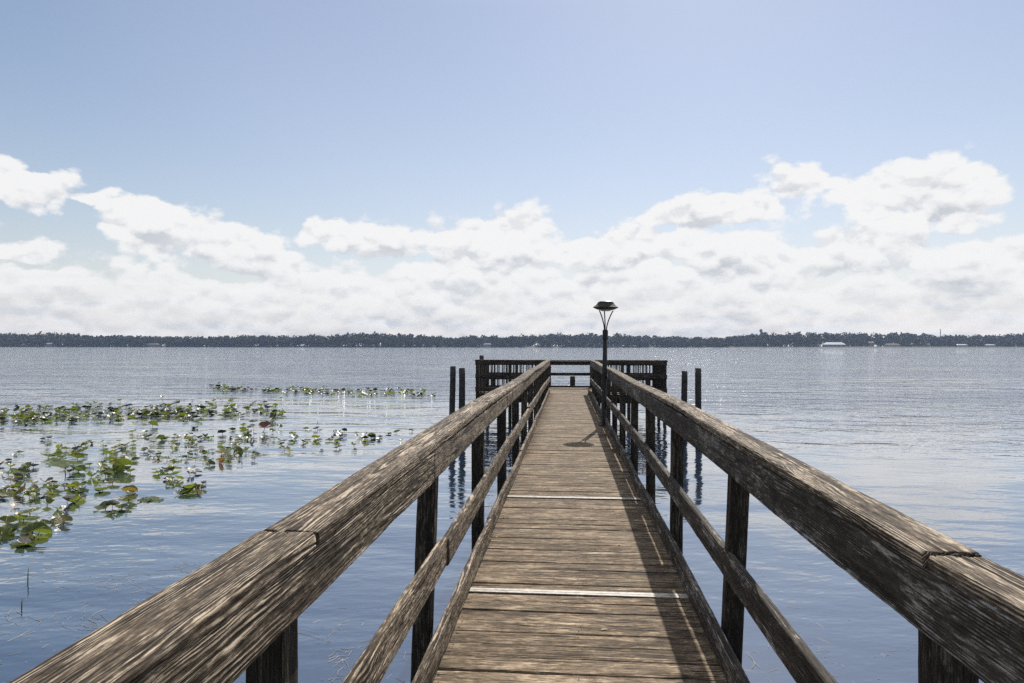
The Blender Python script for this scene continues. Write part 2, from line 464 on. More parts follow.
# bench seats along the far railing of the platform
def bench(x0, x1, label):
    e = empty('bench', ((x0+x1)/2, PL1-.36, DECK)); tag(e, label, 'bench', 'plank benches on the pier end platform')
    hw = (x1-x0)/2
    s = MB()
    for i in range(3): s.box(-hw, hw, -.2+i*.125, -.09+i*.125, .375, .413)
    s.build('seat', M_pile, e)
    a = MB(); a.box(-hw, hw, -.232, -.203, .30, .41); a.build('apron', M_pile, e)
    for x in (-hw+.15, hw-.15):
        l = MB(); l.box(x-.045, x+.045, -.19, .15, 0, .373); l.build('leg', M_pile, e)
bench(-2.85, -.95, 'low plank bench on the left half of the end platform')
bench(1.0, 2.95, 'low plank bench on the right half of the end platform')

# ------------------------------------------------------------------ lamp on the pier
LX, LY = .655, 13.0
lamp = empty('street_lamp', (LX, LY, DECK))
lamp.rotation_euler = (0, R(.9), 0)
tag(lamp, 'slim black solar lamp post with hat-shaped head on the pier', 'street lamp')
m = MB(); m.lathe([(0, 0), (.10, 0), (.10, .012), (.055, .02), (.052, .05), (.046, .06), (.043, 1.02), (.043, 1.03)], 20)
m.lathe([(.043, 1.03), (.042, 1.70), (.0, 1.70)], 20); m.build('pole', M_black, lamp, smooth=True)
m = MB(); m.lathe([(.044, 1.62), (.052, 1.63), (.052, 1.79), (.04, 1.81), (0, 1.81)], 20); m.build('collar', M_black, lamp)
for k in range(3):
    an = R(90+120*k+6)
    m = MB(); pts = []
    for t in np.linspace(0, 1, 12):
        r_ = .022 + .128*(t**1.7); pts.append((r_*math.cos(an), r_*math.sin(an), 1.80+t*.37))
    m.tube(pts, .011, 8); m.build('arm', M_bronze, lamp, smooth=True)
m = MB(); m.lathe([(.0, 2.185), (.13, 2.185), (.165, 2.192), (.205, 2.212), (.238, 2.228), (.240, 2.236), (.215, 2.250), (.175, 2.285), (.150, 2.318), (.150, 2.326), (.142, 2.326), (.142, 2.318), (.0, 2.318)], 40)
sh = m.build('lamp_head', M_bronze, lamp)
m = MB(); m.lathe([(.0, 2.347), (.112, 2.345), (.132, 2.337), (.132, 2.320), (0, 2.320)], 36); m.build('solar_panel', M_panel, sh)
m = MB(); m.lathe([(.0, 2.160), (.08, 2.163), (.115, 2.184), (0, 2.184)], 32); m.build('lens', M_diff, sh, smooth=True)

# ------------------------------------------------------------------ mooring piles
def pile(x, y, top, r, lean, label):
    n = 14; V = []; Fc = []; rows = 14
    for i in range(rows+1):
        z = -.8 + (top+.8)*i/rows
        for k in range(n):
            a = 2*math.pi*k/n; rr_ = r*(1.04-.08*i/rows)*(1+.05*math.sin(3*a+i*.6)+random.uniform(-.02, .02))
            V.append((rr_*math.cos(a), rr_*math.sin(a), z + (random.uniform(-.015, .015) if i == rows else 0)))
    for i in range(rows):
        for k in range(n): Fc.append((i*n+k, i*n+(k+1) % n, (i+1)*n+(k+1) % n, (i+1)*n+k))
    Fc.append(tuple(range(rows*n, rows*n+n)))
    o = link('mooring_pile', mesh_np('mooring_pile', V, Fc), M_pile, None, (x, y, 0), lean)
    tag(o, label, 'pile', 'mooring piles beside the pier')
pile(-3.14, 18.2, 1.85, .080, (0, R(.8), 0), 'dark wooden pile left of the pier, the taller and outer of the left pair')
pile(-2.86, 18.2, 1.80, .088, (0, R(-.3), 0), 'dark wooden pile left of the pier, the inner of the left pair')
pile(3.34, 18.0, 1.83, .082, (0, R(-.5), 0), 'dark wooden pile right of the pier, the taller and outer of the right pair')
pile(3.02, 18.3, 1.74, .080, (0, R(.3), 0), 'dark wooden pile right of the pier, the shorter and inner of the right pair')
pile(.13, 25.5, 1.27, .10, (0, 0, 0), 'short pile end standing just beyond the middle of the far railing')
pile(-3.22, 25.05, 2.05, .085, (0, 0, 0), 'pile rising just above the far left corner of the end platform')

# ------------------------------------------------------------------ lake
def water_mat():
    m, nt, b = new_mat('lake_water')
    g = nt.nodes.new('ShaderNodeNewGeometry')
    x, y, z = sep(nt, g.outputs['Position'])
    dist = (x*x + y*y).sqrt()
    def hfun(px, py, lx, ly, seed, det, rot):
        c, s_ = math.cos(rot), math.sin(rot)
        u = px*c + py*s_; v = py*c - px*s_
        return noise(nt, vec(nt, u*(1/lx), v*(1/ly), seed), 1, det, .55, .0)
    sx = sy = None
    calm = dist.ss(9.0, 42.0)                    # the reedy shallows by the shore lie calmer
    patch = noise(nt, vec(nt, x*.05, y*.11, 4.), 1, 2, .5).ss(.35, .65)
    streak = noise(nt, vec(nt, x*.012+y*.002, y*.085, 9.), 1, 3, .6).ss(.3, .7)
    layers = [(4.2, 1.5, .16, 1.3, 1, .10, .34, 1.),
              (1.5, .62, .095, 5.1, 2, -.22, .20, 1.),
              (.50, .19, .036, 8.7, 2, .18, .20, 1.),
              (.12, .07, .010, 2.2, 1, .0, .18, 1.)]
    for i, (lx, ly, amp, seed, det, rot, c0, c1) in enumerate(layers):
        c1 = 1.35
        e = min(lx, ly)*.12
        h0 = hfun(x, y, lx, ly, seed, det, rot)
        hx = hfun(x+e, y, lx, ly, seed, det, rot); hy = hfun(x, y+e, lx, ly, seed, det, rot)
        a = (calm*(c1-c0)+c0)*amp/e
        if i >= 1: a = a*(patch*.45+.65)
        if i >= 2: a = a*(streak*.7+.6)
        dx = (hx-h0)*a; dy = (hy-h0)*a
        sx = dx if sx is None else sx+dx; sy = dy if sy is None else sy+dy
    n = nt.nodes.new('ShaderNodeVectorMath'); n.operation = 'NORMALIZE'
    nt.links.new(vec(nt, sx*-1., sy*-1., 1.0), n.inputs[0])
    nt.links.new(n.outputs[0], b.inputs['Normal'])
    b.inputs['Base Color'].default_value = (.011, .029, .060, 1)
    b.inputs['Roughness'].default_value = .085
    b.inputs['IOR'].default_value = 2.8
    b.inputs['Coat Weight'].default_value = 1.; b.inputs['Coat IOR'].default_value = 1.5; b.inputs['Coat Roughness'].default_value = .04
    nt.links.new(n.outputs[0], b.inputs['Coat Normal'])
    return m
M_water = water_mat()
def grid(name, xs, ys, zf, mat):
    V = [(x, y, zf(x, y)) for y in ys for x in xs]; nx = len(xs)
    Fc = [(j*nx+i, j*nx+i+1, (j+1)*nx+i+1, (j+1)*nx+i) for j in range(len(ys)-1) for i in range(nx-1)]
    return link(name, mesh_np(name, V, Fc), mat)
tag(grid('lake', [-1490, -300, -60, 0, 60, 300, 1490], [-50, 0, 60, 300, 1060, 1390], lambda x, y: 0, M_water), kind='structure')

# ------------------------------------------------------------------ far shore
M_land = simple('shore_ground', (.05, .06, .03), .95, 0, .5, .05)
SH = 1050
def land_z(x, y):
    return min(2.2, (y-SH-10*math.sin(x*.01)-6*math.sin(x*.037))*.05)
tag(grid('far_shore', list(np.linspace(-1485, 1485, 100)), [SH-20, SH, SH+12, SH+25, SH+45, SH+70, SH+330], land_z, M_land), kind='structure')

prof = [(-200, 333), (0, 334), (60, 333), (100, 336), (140, 335.5), (190, 337), (230, 336), (290, 335), (330, 334.6), (358, 332.5), (400, 334), (420, 334), (450, 337), (480, 335),
        (512, 336), (540, 333.5), (600, 333), (650, 335.5), (690, 336.5), (715, 337), (740, 334.5), (768, 332), (800, 331.5), (870, 332), (900, 332), (950, 334.5), (1000, 333.5), (1024, 333), (1250, 333)]
def foliage_mat(name, a, b_):
    m, nt, b = new_mat(name)
    g = nt.nodes.new('ShaderNodeNewGeometry').outputs['Position']
    n = noise(nt, g, .07, 4, .7)
    nt.links.new(ramp(nt, n, [(.3, a), (.7, b_)]), b.inputs['Base Color'])
    b.inputs['Roughness'].default_value = .8; b.inputs['Specular IOR Level'].default_value = .2
    return m
M_fol = foliage_mat('far_foliage', (.010, .018, .008), (.060, .072, .028))
def far_wood():
    V = []; Fc = []
    def quad(c, s_):
        a = Vector(rng.normal(size=3)).normalized(); b_ = a.orthogonal().normalized(); c_ = a.cross(b_)
        i = len(V); s2 = s_*random.uniform(.6, 1.)
        V.extend([tuple(c+b_*s_), tuple(c+c_*s2), tuple(c-b_*s_), tuple(c-c_*s2)]); Fc.append((i, i+1, i+2, i+3))
    px = -330.
    gaps = [(818, 852), (866, 878), (886, 902), (958, 968), (986, 996), (44, 50), (484, 490), (146, 158)]
    while px < 1400:
        top = np.interp(px, [p[0] for p in prof], [p[1] for p in prof])
        for row in range(4):
            if row == 0 and any(a < px < c for a, c in gaps): continue
            if row == 0 and random.random() < .25: continue
            d = SH + 14 + row*22 + random.uniform(-7, 7)
            x, y = at_dist(px+random.uniform(-4, 4), d)
            ht = 2.4 + (HOR-top)*d/F
            ht *= (random.uniform(.5, .8), random.uniform(.65, .95), random.uniform(.8, 1.02), random.uniform(.85, 1.08))[row]
            zb = 1.5
            rad = random.uniform(6.5, 10.5)*(.8+.2*(ht/18))
            cl = [(random.uniform(-.55, .55)*rad, random.uniform(-.5, .5)*rad, random.uniform(.35, .88)*ht, random.uniform(.35, .6)*rad) for _ in range(7)]
            cl.append((0, 0, ht-rad*.4, rad*.45))
            for (cx, cy, cz, cr) in cl:
                for _ in range(13 if row < 3 else 9):
                    v = Vector(rng.normal(size=3)).normalized()*cr*random.uniform(.6, 1.05); v.z *= .75
                    quad(Vector((x+cx, y+cy, max(zb, cz+v.z))) + Vector((v.x, v.y, 0)), random.uniform(1.0, 2.1))
            # undergrowth and trunk
            if row < 2:
                for _ in range(22): quad(Vector((x+random.uniform(-6, 6), y+random.uniform(-4, 4), random.uniform(.6, 7))), random.uniform(1.2, 2.2))
            i = len(V)
            for zz, r_ in ((0, .45), (ht*.7, .2)):
                for k in range(4): V.append((x+r_*math.cos(k*1.57), y+r_*math.sin(k*1.57), zz))
            for k in range(4): Fc.append((i+k, i+(k+1) % 4, i+4+(k+1) % 4, i+4+k))
        px += 3.7
    o = link('lakeside_wood', mesh_np('lakeside_wood', V, Fc, smooth=False), M_fol)
    tag(o, 'dark distant wood lining the whole far shore of the lake', 'wood', kind='stuff')
far_wood()

# houses on the far shore
M_wall = simple('pale_render', (.26, .25, .24), .8, 0, .1, .3)
M_wall2 = simple('tan_render', (.26, .20, .15), .8, 0, .1, .3)
M_roofw = simple('white_roof', (.40, .42, .45), .5, 0, .08, .2)
M_roofg = simple('grey_roof', (.16, .15, .15), .8, 0, .15, .2)
M_roofb = simple('brown_roof', (.13, .09, .07), .8, 0, .15, .2)
M_win = simple('window_glass', (.03, .035, .04), .15, 0, .1, 1)
def house(px, d, w, dp, h, rh, wall, roof, label, name='house', flat=False):
    x, y = at_dist(px, d)
    e = empty(name, (x, y, 1.2), YAW*-1 + math.atan((px-512)/F)*0); tag(e, label, 'house' if name == 'house' else 'building', 'buildings on the far shore')
    m = MB(); m.box(-w/2, w/2, 0, dp, -1.5, h); m.build('wall', wall, e)
    m = MB(); o = .8
    if flat: m.box(-w/2-o, w/2+o, -o, dp+o, h+.003, h+rh)
    else: m.add([(-w/2-o, -o, h), (w/2+o, -o, h), (w/2+o, dp+o, h), (-w/2-o, dp+o, h), (-w/2+w*.12, dp/2, h+rh), (w/2-w*.12, dp/2, h+rh)],
                [(0, 1, 5, 4), (1, 2, 5), (2, 3, 4, 5), (3, 0, 4), (0, 3, 2, 1)])
    m.build('roof', roof, e)
    n = max(2, int(w/6))
    for i in range(n):
        m = MB(); cx = -w/2 + w*(i+.5)/n; m.box(cx-1.0, cx+1.0, -.06, -.004, h*.35, h*.8); m.build('window', M_win, e)
house(835, 1046, 30, 12, 4.0, 3.6, M_wall, M_roofw, 'white-roofed lakeside house on the far shore, brightest of the far buildings')
house(871, 1055, 9, 9, 6.5, 2.4, M_wall, M_roofb, 'small tall pale house on the far shore just right of the white-roofed house')
house(893, 1058, 22, 10, 3.2, 2.8, M_wall2, M_roofb, 'low brown-roofed house on the far shore, second right of the white-roofed house')
house(921, 1062, 26, 10, 4.2, 3.2, M_wall2, M_roofg, 'wide grey-roofed house on the far shore below the thin mast')
house(963, 1058, 14, 9, 3.5, 1.5, M_wall, M_roofw, 'pale low house on the far shore right of the thin mast')
house(990, 1058, 16, 9, 3.5, 1.3, M_wall, M_roofw, 'pale low house nearest the right edge of the far shore')
house(47, 1055, 9, 8, 3.5, 1.6, M_wall, M_roofw, 'small pale house at the far left end of the opposite shore')
house(487, 1050, 11, 8, 3.5, 2.0, M_wall, M_roofg, 'small pale house on the far shore just left of the pier end')
house(152, 1056, 14, 8, 3.0, 1.8, M_wall2, M_roofg, 'low dull house between trees on the left part of the far shore')
house(740, 1150, 38, 16, 16.5, 1.4, M_wall2, M_roofg, 'long flat-topped building rising over the trees on the far shore', 'apartment_building', True)
x, y = at_dist(761, 1150)
e = empty('water_tower', (x, y, 1)); tag(e, 'slim tower sticking up above the trees beside the long flat-topped building', 'tower')
m = MB(); m.lathe([(0, 0), (1.6, 0), (1.2, 24), (1.2, 25)], 14); m.build('shaft', M_roofg, e)
m = MB(); m.lathe([(1.2, 24.5), (2.3, 26), (2.5, 28.5), (2.0, 30), (0, 30.6)], 14); m.build('tank', M_roofg, e)
x, y = at_dist(940.5, 1120)
e = empty('radio_mast', (x, y, 1)); tag(e, 'thin radio mast rising over the trees on the right of the far shore', 'mast')
m = MB()
for k in range(3):
    c, s_ = math.cos(k*2.094)*.45, math.sin(k*2.094)*.45
    m.box(c-.13, c+.13, s_-.13, s_+.13, 0, 30)
m.build('legs', M_roofg, e)
m = MB()
for i in range(15): m.box(-.45, .45, -.45, .45, 1+i*2, 1.2+i*2)
m.build('bracing', M_roofg, e)

# small boat on the lake
x, y = at_dist(249, 930)
e = empty('motor_boat', (x, y, 0), R(8)); tag(e, 'tiny dark motor boat far out on the left of the lake', 'boat')
M_hull = simple('boat_hull', (.04, .045, .05), .4)
V = []; Fc = []; n = 12
for i in range(n+1):
    t = i/n; w = 1.15*math.sin(math.pi*min(.5, .28+t*.0)+0)*(1-max(0, t-.45)**2*3.2); w = max(.03, w); xx = -3.2+6.4*t
    V += [(xx, -w, .75+.35*t*t), (xx, -w*.7, -.1), (xx, 0, -.3), (xx, w*.7, -.1), (xx, w, .75+.35*t*t), (xx, 0, .55+.4*t*t)]
for i in range(n):
    for k in range(6): Fc.append((i*6+k, i*6+(k+1) % 6, (i+1)*6+(k+1) % 6, (i+1)*6+k))
Fc += [tuple(range(6)), tuple(range(n*6, n*6+6))[::-1]]
link('hull', mesh_np('hull', V, Fc, smooth=False), M_hull, e)
m = MB(); m.box(-1.2, .6, -.7, .7, .6, 1.9); m.box(-1.5, .9, -.85, .85, 1.903, 2.0); m.build('cabin', M_hull, e)
m = MB(); m.box(-3.6, -3.2, -.25, .25, -.2, 1.3); m.build('outboard_motor', M_hull, e)

# ------------------------------------------------------------------ lily pads
def leaf_mat():
    m, nt, b = new_mat('lily_leaf')
    oi = nt.nodes.new('ShaderNodeObjectInfo'); rnd = E(nt, oi.outputs['Random'])
    tc = nt.nodes.new('ShaderNodeTexCoord').outputs['Object']
    n = noise(nt, tc, 9, 4, .6)
    base = ramp(nt, rnd, [(.0, (.055, .075, .012)), (.35, (.105, .130, .016)), (.6, (.15, .165, .024)), (.82, (.06, .085, .02)), (.9, (.16, .13, .035)), (1., (.15, .075, .03))])
    spots = n.ss(.58, .72)
    col = mixc(nt, spots*.6, base, (.11, .075, .025))
    x, y, z = sep(nt, tc)
    an = y.atan2(x); vein = ((an*11.0).sin()*.5+.5)
    vein = vein**10.
    col = mixc(nt, vein*.35, col, (.17, .2, .06))
    out = nt.nodes['Material Output']
    nt.links.new(col, b.inputs['Base Color']); b.inputs['Roughness'].default_value = .33
    b.inputs['Specular IOR Level'].default_value = .6
    tr = nt.nodes.new('ShaderNodeBsdfTranslucent')
    hs = nt.nodes.new('ShaderNodeHueSaturation'); hs.inputs['Value'].default_value = 1.9; hs.inputs['Saturation'].default_value = 1.1
    nt.links.new(col, hs.inputs['Color']); nt.links.new(hs.outputs[0], tr.inputs['Color'])
    mx = nt.nodes.new('ShaderNodeMixShader'); mx.inputs[0].default_value = .42
    nt.links.new(b.outputs[0], mx.inputs[1]); nt.links.new(tr.outputs[0], mx.inputs[2]); nt.links.new(mx.outputs[0], out.inputs[0])
    bn = nt.nodes.new('ShaderNodeBump'); bn.inputs['Distance'].default_value = .006
    nt.links.new((vein*.6+n*.8).s, bn.inputs['Height']); nt.links.new(bn.outputs[0], b.inputs['Normal'])
    return m
M_leaf = leaf_mat()
M_leaf_pale = simple('pale_leaf', (.34, .30, .24), .4, 0, .5, 14)  # paler colour for a random share of the lily leaves
M_leaf_brown = simple('brown_leaf', (.16, .07, .03), .5, 0, .4, 14)
def leaf_mesh(v, stem=True):
    rr = random.Random(v*17+3)
    n, rows = 26, 6; V = [(0, 0, 0)]; Fc = []
    fold = (0, .12, .35, .6, .15, .9, .05, .45)[v % 8]; cup = (.05, .28, .15, .1, .45, .05, .2, .3)[v % 8]
    wav = rr.uniform(.04, .13); ph = rr.uniform(0, 6.28); curl = (0, 0, .3, 0, 0, .25, .1, .5)[v % 8]
    for i in range(1, rows+1):
        t = i/rows
        for k in range(n):
            a = .16 + (2*math.pi-.32)*k/(n-1)
            rad = 1.12*(1-.12*abs(math.cos(a/2)))*(1+.03*math.sin(5*a+ph))
            x = -math.cos(a)*rad*t*-1*1.1; y = math.sin(a)*rad*t*.92
            z = cup*t*t*.6 + fold*abs(y)*.9 + wav*t*t*math.sin(3*a+ph) + wav*.5*t*t*math.sin(7*a+ph*2) + curl*max(0, x)**2*.8 + rr.uniform(-.012, .012)*t
            V.append((x, y*(1-.35*fold), z))
    for k in range(n-1): Fc.append((0, 1+k, 2+k))
    for i in range(rows-1):
        for k in range(n-1):
            a = 1+i*n+k; Fc.append((a, a+n, a+n+1, a+1))
    V = [(p[0]*.5, p[1]*.5, p[2]*.5) for p in V]
    if stem:
        m = MB(); m.tube([(0, 0, -.002), (.03, .0, -.25), (.02, .02, -.7)], .022, 6, False)
        b = len(V); V += m.v; Fc += [tuple(i+b for i in f) for f in m.f]
    return mesh_np('lily_leaf', V, Fc)
leafmesh = [leaf_mesh(v) for v in range(8)]
spots = []   # (x, y, size, variant, tilt, kind)
near_cl = [(8, 455), (6, 465), (30, 468), (22, 473), (50, 460), (71, 453), (66, 471), (95, 466), (107, 471), (118, 475), (92, 477), (134, 460), (123, 470), (160, 468), (192, 473),
           (197, 485), (10, 480), (20, 490), (28, 500), (48, 485), (57, 492), (80, 490), (104, 489), (66, 507), (75, 502), (118, 511), (113, 506), (134, 498), (150, 497), (177, 492),
           (22, 518), (51, 521), (18, 528), (33, 535), (3, 534), (22, 540), (5, 508), (165, 477), (52, 510), (190, 487), (38, 492), (12, 500), (0, 475), (86, 492), (-15, 500), (-30, 515), (-12, 470), (-40, 490)]
def put(px, py, size, kind, tiltmax=.9, zl=.05):
    x, y = on_plane(px, py)
    spots.append((x, y, size, random.randrange(8), kind, tiltmax, zl))
for (px, py) in near_cl:
    for j in range(random.choice((2, 3, 4))):
        put(px+random.gauss(0, 8), py+random.gauss(0, 3)+1, random.uniform(.14, .27), 'near', .8, .03)
mid_cl = [(55, 442), (70, 448), (95, 447), (108, 450), (118, 456), (150, 438), (165, 443), (172, 451), (185, 436), (192, 444), (205, 440), (215, 448), (222, 452), (200, 457), (130, 444), (140, 455),
          (155, 457), (168, 456), (210, 458), (225, 436), (235, 433), (245, 431), (262, 429), (280, 430), (292, 433), (300, 443), (316, 430), (330, 437), (342, 434), (355, 437), (372, 438), (385, 435), (398, 436),
          (222, 462), (238, 447), (250, 450), (270, 441), (280, 445), (312, 444), (326, 445), (337, 448), (252, 456), (258, 440), (240, 440), (180, 460), (205, 452), (232, 455), (175, 437), (120, 448), (60, 455)]
for (px, py) in mid_cl:
    for j in range(random.choice((3, 4, 5, 6))):
        put(px+random.gauss(0, 11), py+random.gauss(0, 2.8), random.uniform(.11, .22), 'middle', .9, .04)
def band(n, fx, kind, x0, x1):
    k = 0
    while k < n:
        px = random.uniform(x0, x1); c, hw, dens = fx(px)
        if random.random() > dens: continue
        put(px, c+random.gauss(0, hw), random.uniform(.14, .27), kind, 1.0, .06); k += 1
cl1 = [random.uniform(-60, 240) for _ in range(34)]
band(640, lambda px: (414+ (4 if px < 60 else 0) - (3 if px > 200 else 0), 4.5, 1. if min(abs(px-c) for c in cl1) < 6 else .45), 'band', -70, 285)
cl2 = [random.uniform(205, 432) for _ in range(18)]
band(300, lambda px: (391.5+(px-300)*.022, 1.8, 1. if min(abs(px-c) for c in cl2) < 6 else .4), 'far', 202, 436)
NEARLAB = {'near': ('green lily pad leaf in the near scattered patch left of the pier', 'lily pads scattered near the left edge'),
           'middle': ('green lily pad leaf in the loose middle row of pads', 'lily pads in the loose middle row'),
           'band': ('small green lily pad leaf in the dense band farther out', 'lily pads in the dense band'),
           'far': ('tiny green lily pad leaf in the far thin strip beyond the others', 'lily pads in the far strip')}
PALELAB = {'near': 'pale curled lily leaf among green pads in the near patch', 'middle': 'pale curled lily leaf among the loose middle row',
          'band': 'pale lily leaf in the dense band across the left', 'far': 'pale lily leaf in the far thin strip'}
pale_meshes = []
for v in (3, 5, 7, 2):
    me = leafmesh[v].copy(); me.materials.clear(); me.materials.append(M_leaf_pale); pale_meshes.append(me)
for me in leafmesh: me.materials.append(M_leaf)
spots.sort(key=lambda s: s[1])   # nearest first
IND = 290
def place(o, s, rz, tl, sc):
    o.location = (s[0], s[1], s[6]*random.uniform(.1, 1.) + math.sin(tl)*sc*.2)
    o.rotation_euler = Euler((tl*math.cos(rz*3), tl*math.sin(rz*3), rz)); o.scale = (sc, sc, sc)
rest = []
for i, s in enumerate(spots):
    kind = s[4]; is_pale = random.random() < .24
    rz = random.uniform(0, 6.28); tl = abs(random.gauss(.10, .24)); tl = min(tl, s[5])
    if i < IND:
        me = random.choice(pale_meshes) if is_pale else leafmesh[s[3]]
        o = bpy.data.objects.new('lily_pad', me); COL.objects.link(o)
        place(o, s, rz, tl, s[2]*(.7 if is_pale else 1.)*1.0)
        if is_pale: tag(o, PALELAB[kind], 'lily pad', 'pale leaves, '+NEARLAB[kind][1])
        else: tag(o, NEARLAB[kind][0], 'lily pad', NEARLAB[kind][1])
    else: rest.append((s, rz, tl, is_pale))
# one big upright leaf and one long brown-edged one stand out
def special(px, py, size, v, rot, label, mat=None):
    x, y = on_plane(px, py); me = leafmesh[v]
    if mat: me = me.copy(); me.materials.clear(); me.materials.append(mat)
    o = bpy.data.objects.new('lily_pad', me); COL.objects.link(o); o.location = (x, y, size*.33); o.rotation_euler = rot; o.scale = (size,)*3
    tag(o, label, 'lily pad')
special(124, 471, .30, 1, (R(68), 0, R(10)), 'large round lily leaf standing almost upright in the near patch')
special(66, 472, .44, 0, (R(6), R(8), R(20)), 'broad green lily leaf with brown edge, largest lying leaf of the near patch')
special(265, 432, .36, 7, (R(30), 0, R(60)), 'rusty brown curled lily leaf in the middle row', M_leaf_brown)
special(33, 539, .27, 2, (R(-14), R(18), R(200)), 'pointed folded lily leaf nearest to the camera, at the front of the patch')
# the remaining pads as one mass
V = []; Fc = []; mi = []
protos = []
for me in leafmesh: protos.append((np.array([v.co[:] for v in me.vertices]), [tuple(p.vertices) for p in me.polygons]))
for (s, rz, tl, is_pale) in rest:
    A, Fs = protos[s[3]]; sc = s[2]*(.7 if is_pale else 1.)
    Mx = np.array(Euler((tl*math.cos(rz*3), tl*math.sin(rz*3), rz)).to_matrix())
    P = (A*sc) @ Mx.T + np.array([s[0], s[1], s[6]*random.random()+math.sin(tl)*sc*.2])
    b = len(V); V += P.tolist(); Fc += [tuple(i+b for i in f) for f in Fs]
    mi += [1 if is_pale else (2 if random.random() < .5 else 0)]*len(Fs)
me = mesh_np('lily_pads', V, Fc)
M_leaf2 = simple('far_leaf', (.05, .075, .018), .4, 0, .4, 3)
me.materials.append(M_leaf); me.materials.append(M_leaf_pale); me.materials.append(M_leaf2)
me.polygons.foreach_set('material_index', mi)
tag(link('lily_pads', me), 'farthest lily pads floating in thin strips on the left of the lake', 'lily pads', kind='stuff')

# floating stalks and reed bits
def stalks():
    V = []; Fc = []
    def stalk(x, y, L, w, an, bend, z=.004):
        n = 6; b = len(V); px_, py_ = x, y; a = an
        for i in range(n+1):
            dx, dy = math.cos(a), math.sin(a)
            V.extend([(px_-dy*w, py_+dx*w, z), (px_, py_, z+w*1.2), (px_+dy*w, py_-dx*w, z)])
            px_ += dx*L/n; py_ += dy*L/n; a += bend/n
        for i in range(n):
            for k in range(2): Fc.append((b+i*3+k, b+i*3+k+1, b+i*3+k+4, b+i*3+k+3))
    def zone(n, x0, x1, y0, y1, cl=6):
        cs = [(random.uniform(x0, x1), random.uniform(y0, y1), random.uniform(0, 3.14)) for _ in range(cl)]
        for _ in range(n):
            if random.random() < .6:
                c = random.choice(cs); px, py = random.gauss(c[0], (x1-x0)*.07), random.gauss(c[1], (y1-y0)*.06); an = c[2]+random.gauss(0, .5)
            else: px, py, an = random.uniform(x0, x1), random.uniform(y0, y1), random.uniform(0, 6.28)
            if py < 440: continue
            x, y = on_plane(px, py)
            if -1.0 < x < 1.0: continue
            stalk(x, y, random.uniform(.02, .26)*random.random()**1.5+.015, random.uniform(.0008, .0020), an, random.uniform(-1.2, 1.2))
    zone(620, -120, 260, 570, 700, 9)
    zone(130, -60, 240, 520, 590, 6)
    zone(150, 690, 960, 560, 720, 9)
    zone(90, 330, 420, 600, 700, 4)
    me = mesh_np('floating_stalks', V, Fc)
    tag(link('floating_stalks', me, M_stalk), 'thin pale stalks and reed litter floating by the pier', 'litter', kind='stuff')
M_stalk = simple('dry_stalk', (.30, .27, .22), .6, 0, .4, 3)
stalks()
M_reed = simple('reed_green', (.07, .10, .025), .5, 0, .3, 5)
def reed(px, py, h, lean, label):
    x, y = on_plane(px, py); m = MB()
    m.tube([(0, 0, -.2), (lean*.3, 0, h*.5), (lean, 0, h)], [.006, .005, .0015], 6)
    tag(m.build('reed', M_reed, loc=(x, y, 0), smooth=True), label, 'reed')
reed(29, 584, .17, .01, 'short green reed standing alone in the water at the lower left')
reed(23, 608, .09, .01, 'shorter pale reed in front of the lone green reed')
def blade(px, py, h, dx, label):
    x, y = on_plane(px, py); m = MB()
    m.tube([(0, 0, -.1), (dx*.4, 0, h*.8), (dx, 0, h)], [.009, .007, .002], 6)
    tag(m.build('reed', M_reed, loc=(x, y, 0), smooth=True), label, 'reed')
blade(-30, 676, .10, .27, 'bent green reed blade lying by the left handrail at the picture edge')

# a few dead leaves lodged on the deck
M_litter = simple('dead_leaf', (.38, .27, .12), .7, 0, .4, 20)
lm = MB(); lm.add([(0, -.012, .002), (.02, 0, .006), (.045, -.004, .002), (.02, .014, .010), (-.012, 0, .004)], [(0, 1, 4), (0, 2, 1), (1, 2, 3), (4, 1, 3)])
l0 = None
for i in range(16):
    y = random.uniform(5.2, 6.3) if i < 9 else random.uniform(3.4, 12)
    x = -.60+random.uniform(0, .05) if i < 9 else random.uniform(-.5, .6)
    if l0 is None: l0 = lm.build('dead_leaf', M_litter); o = l0
    else: o = l0.copy(); COL.objects.link(o)
    o.location = (x, y, DECK+.004); o.rotation_euler = (0, 0, random.uniform(0, 6.28)); s_ = random.uniform(.35, .75); o.scale = (s_,)*3
    if i < 9: tag(o, 'tiny yellow dead leaf caught along the left kerb board', 'leaf', 'dead leaves along the left kerb')
    else: tag(o, 'tiny yellow dead leaf lying out on the deck planks', 'leaf', 'dead leaves out on the deck')

# ------------------------------------------------------------------ haze
hz = MB(); hz.box(-1500, 1500, -60, 1400, -1, 46)
M_haze = bpy.data.materials.new('haze_air'); M_haze.use_nodes = True
nt = M_haze.node_tree; nt.nodes.clear()
out = nt.nodes.new('ShaderNodeOutputMaterial'); pv = nt.nodes.new('ShaderNodeVolumePrincipled')
pv.inputs['Color'].default_value = (.55, .70, 1, 1); pv.inputs['Density'].default_value = .00014; pv.inputs['Anisotropy'].default_value = .2
nt.links.new(pv.outputs[0], out.inputs['Volume'])
h = hz.build('haze', M_haze); tag(h, 'thin pale haze over the lake', 'haze', kind='stuff')

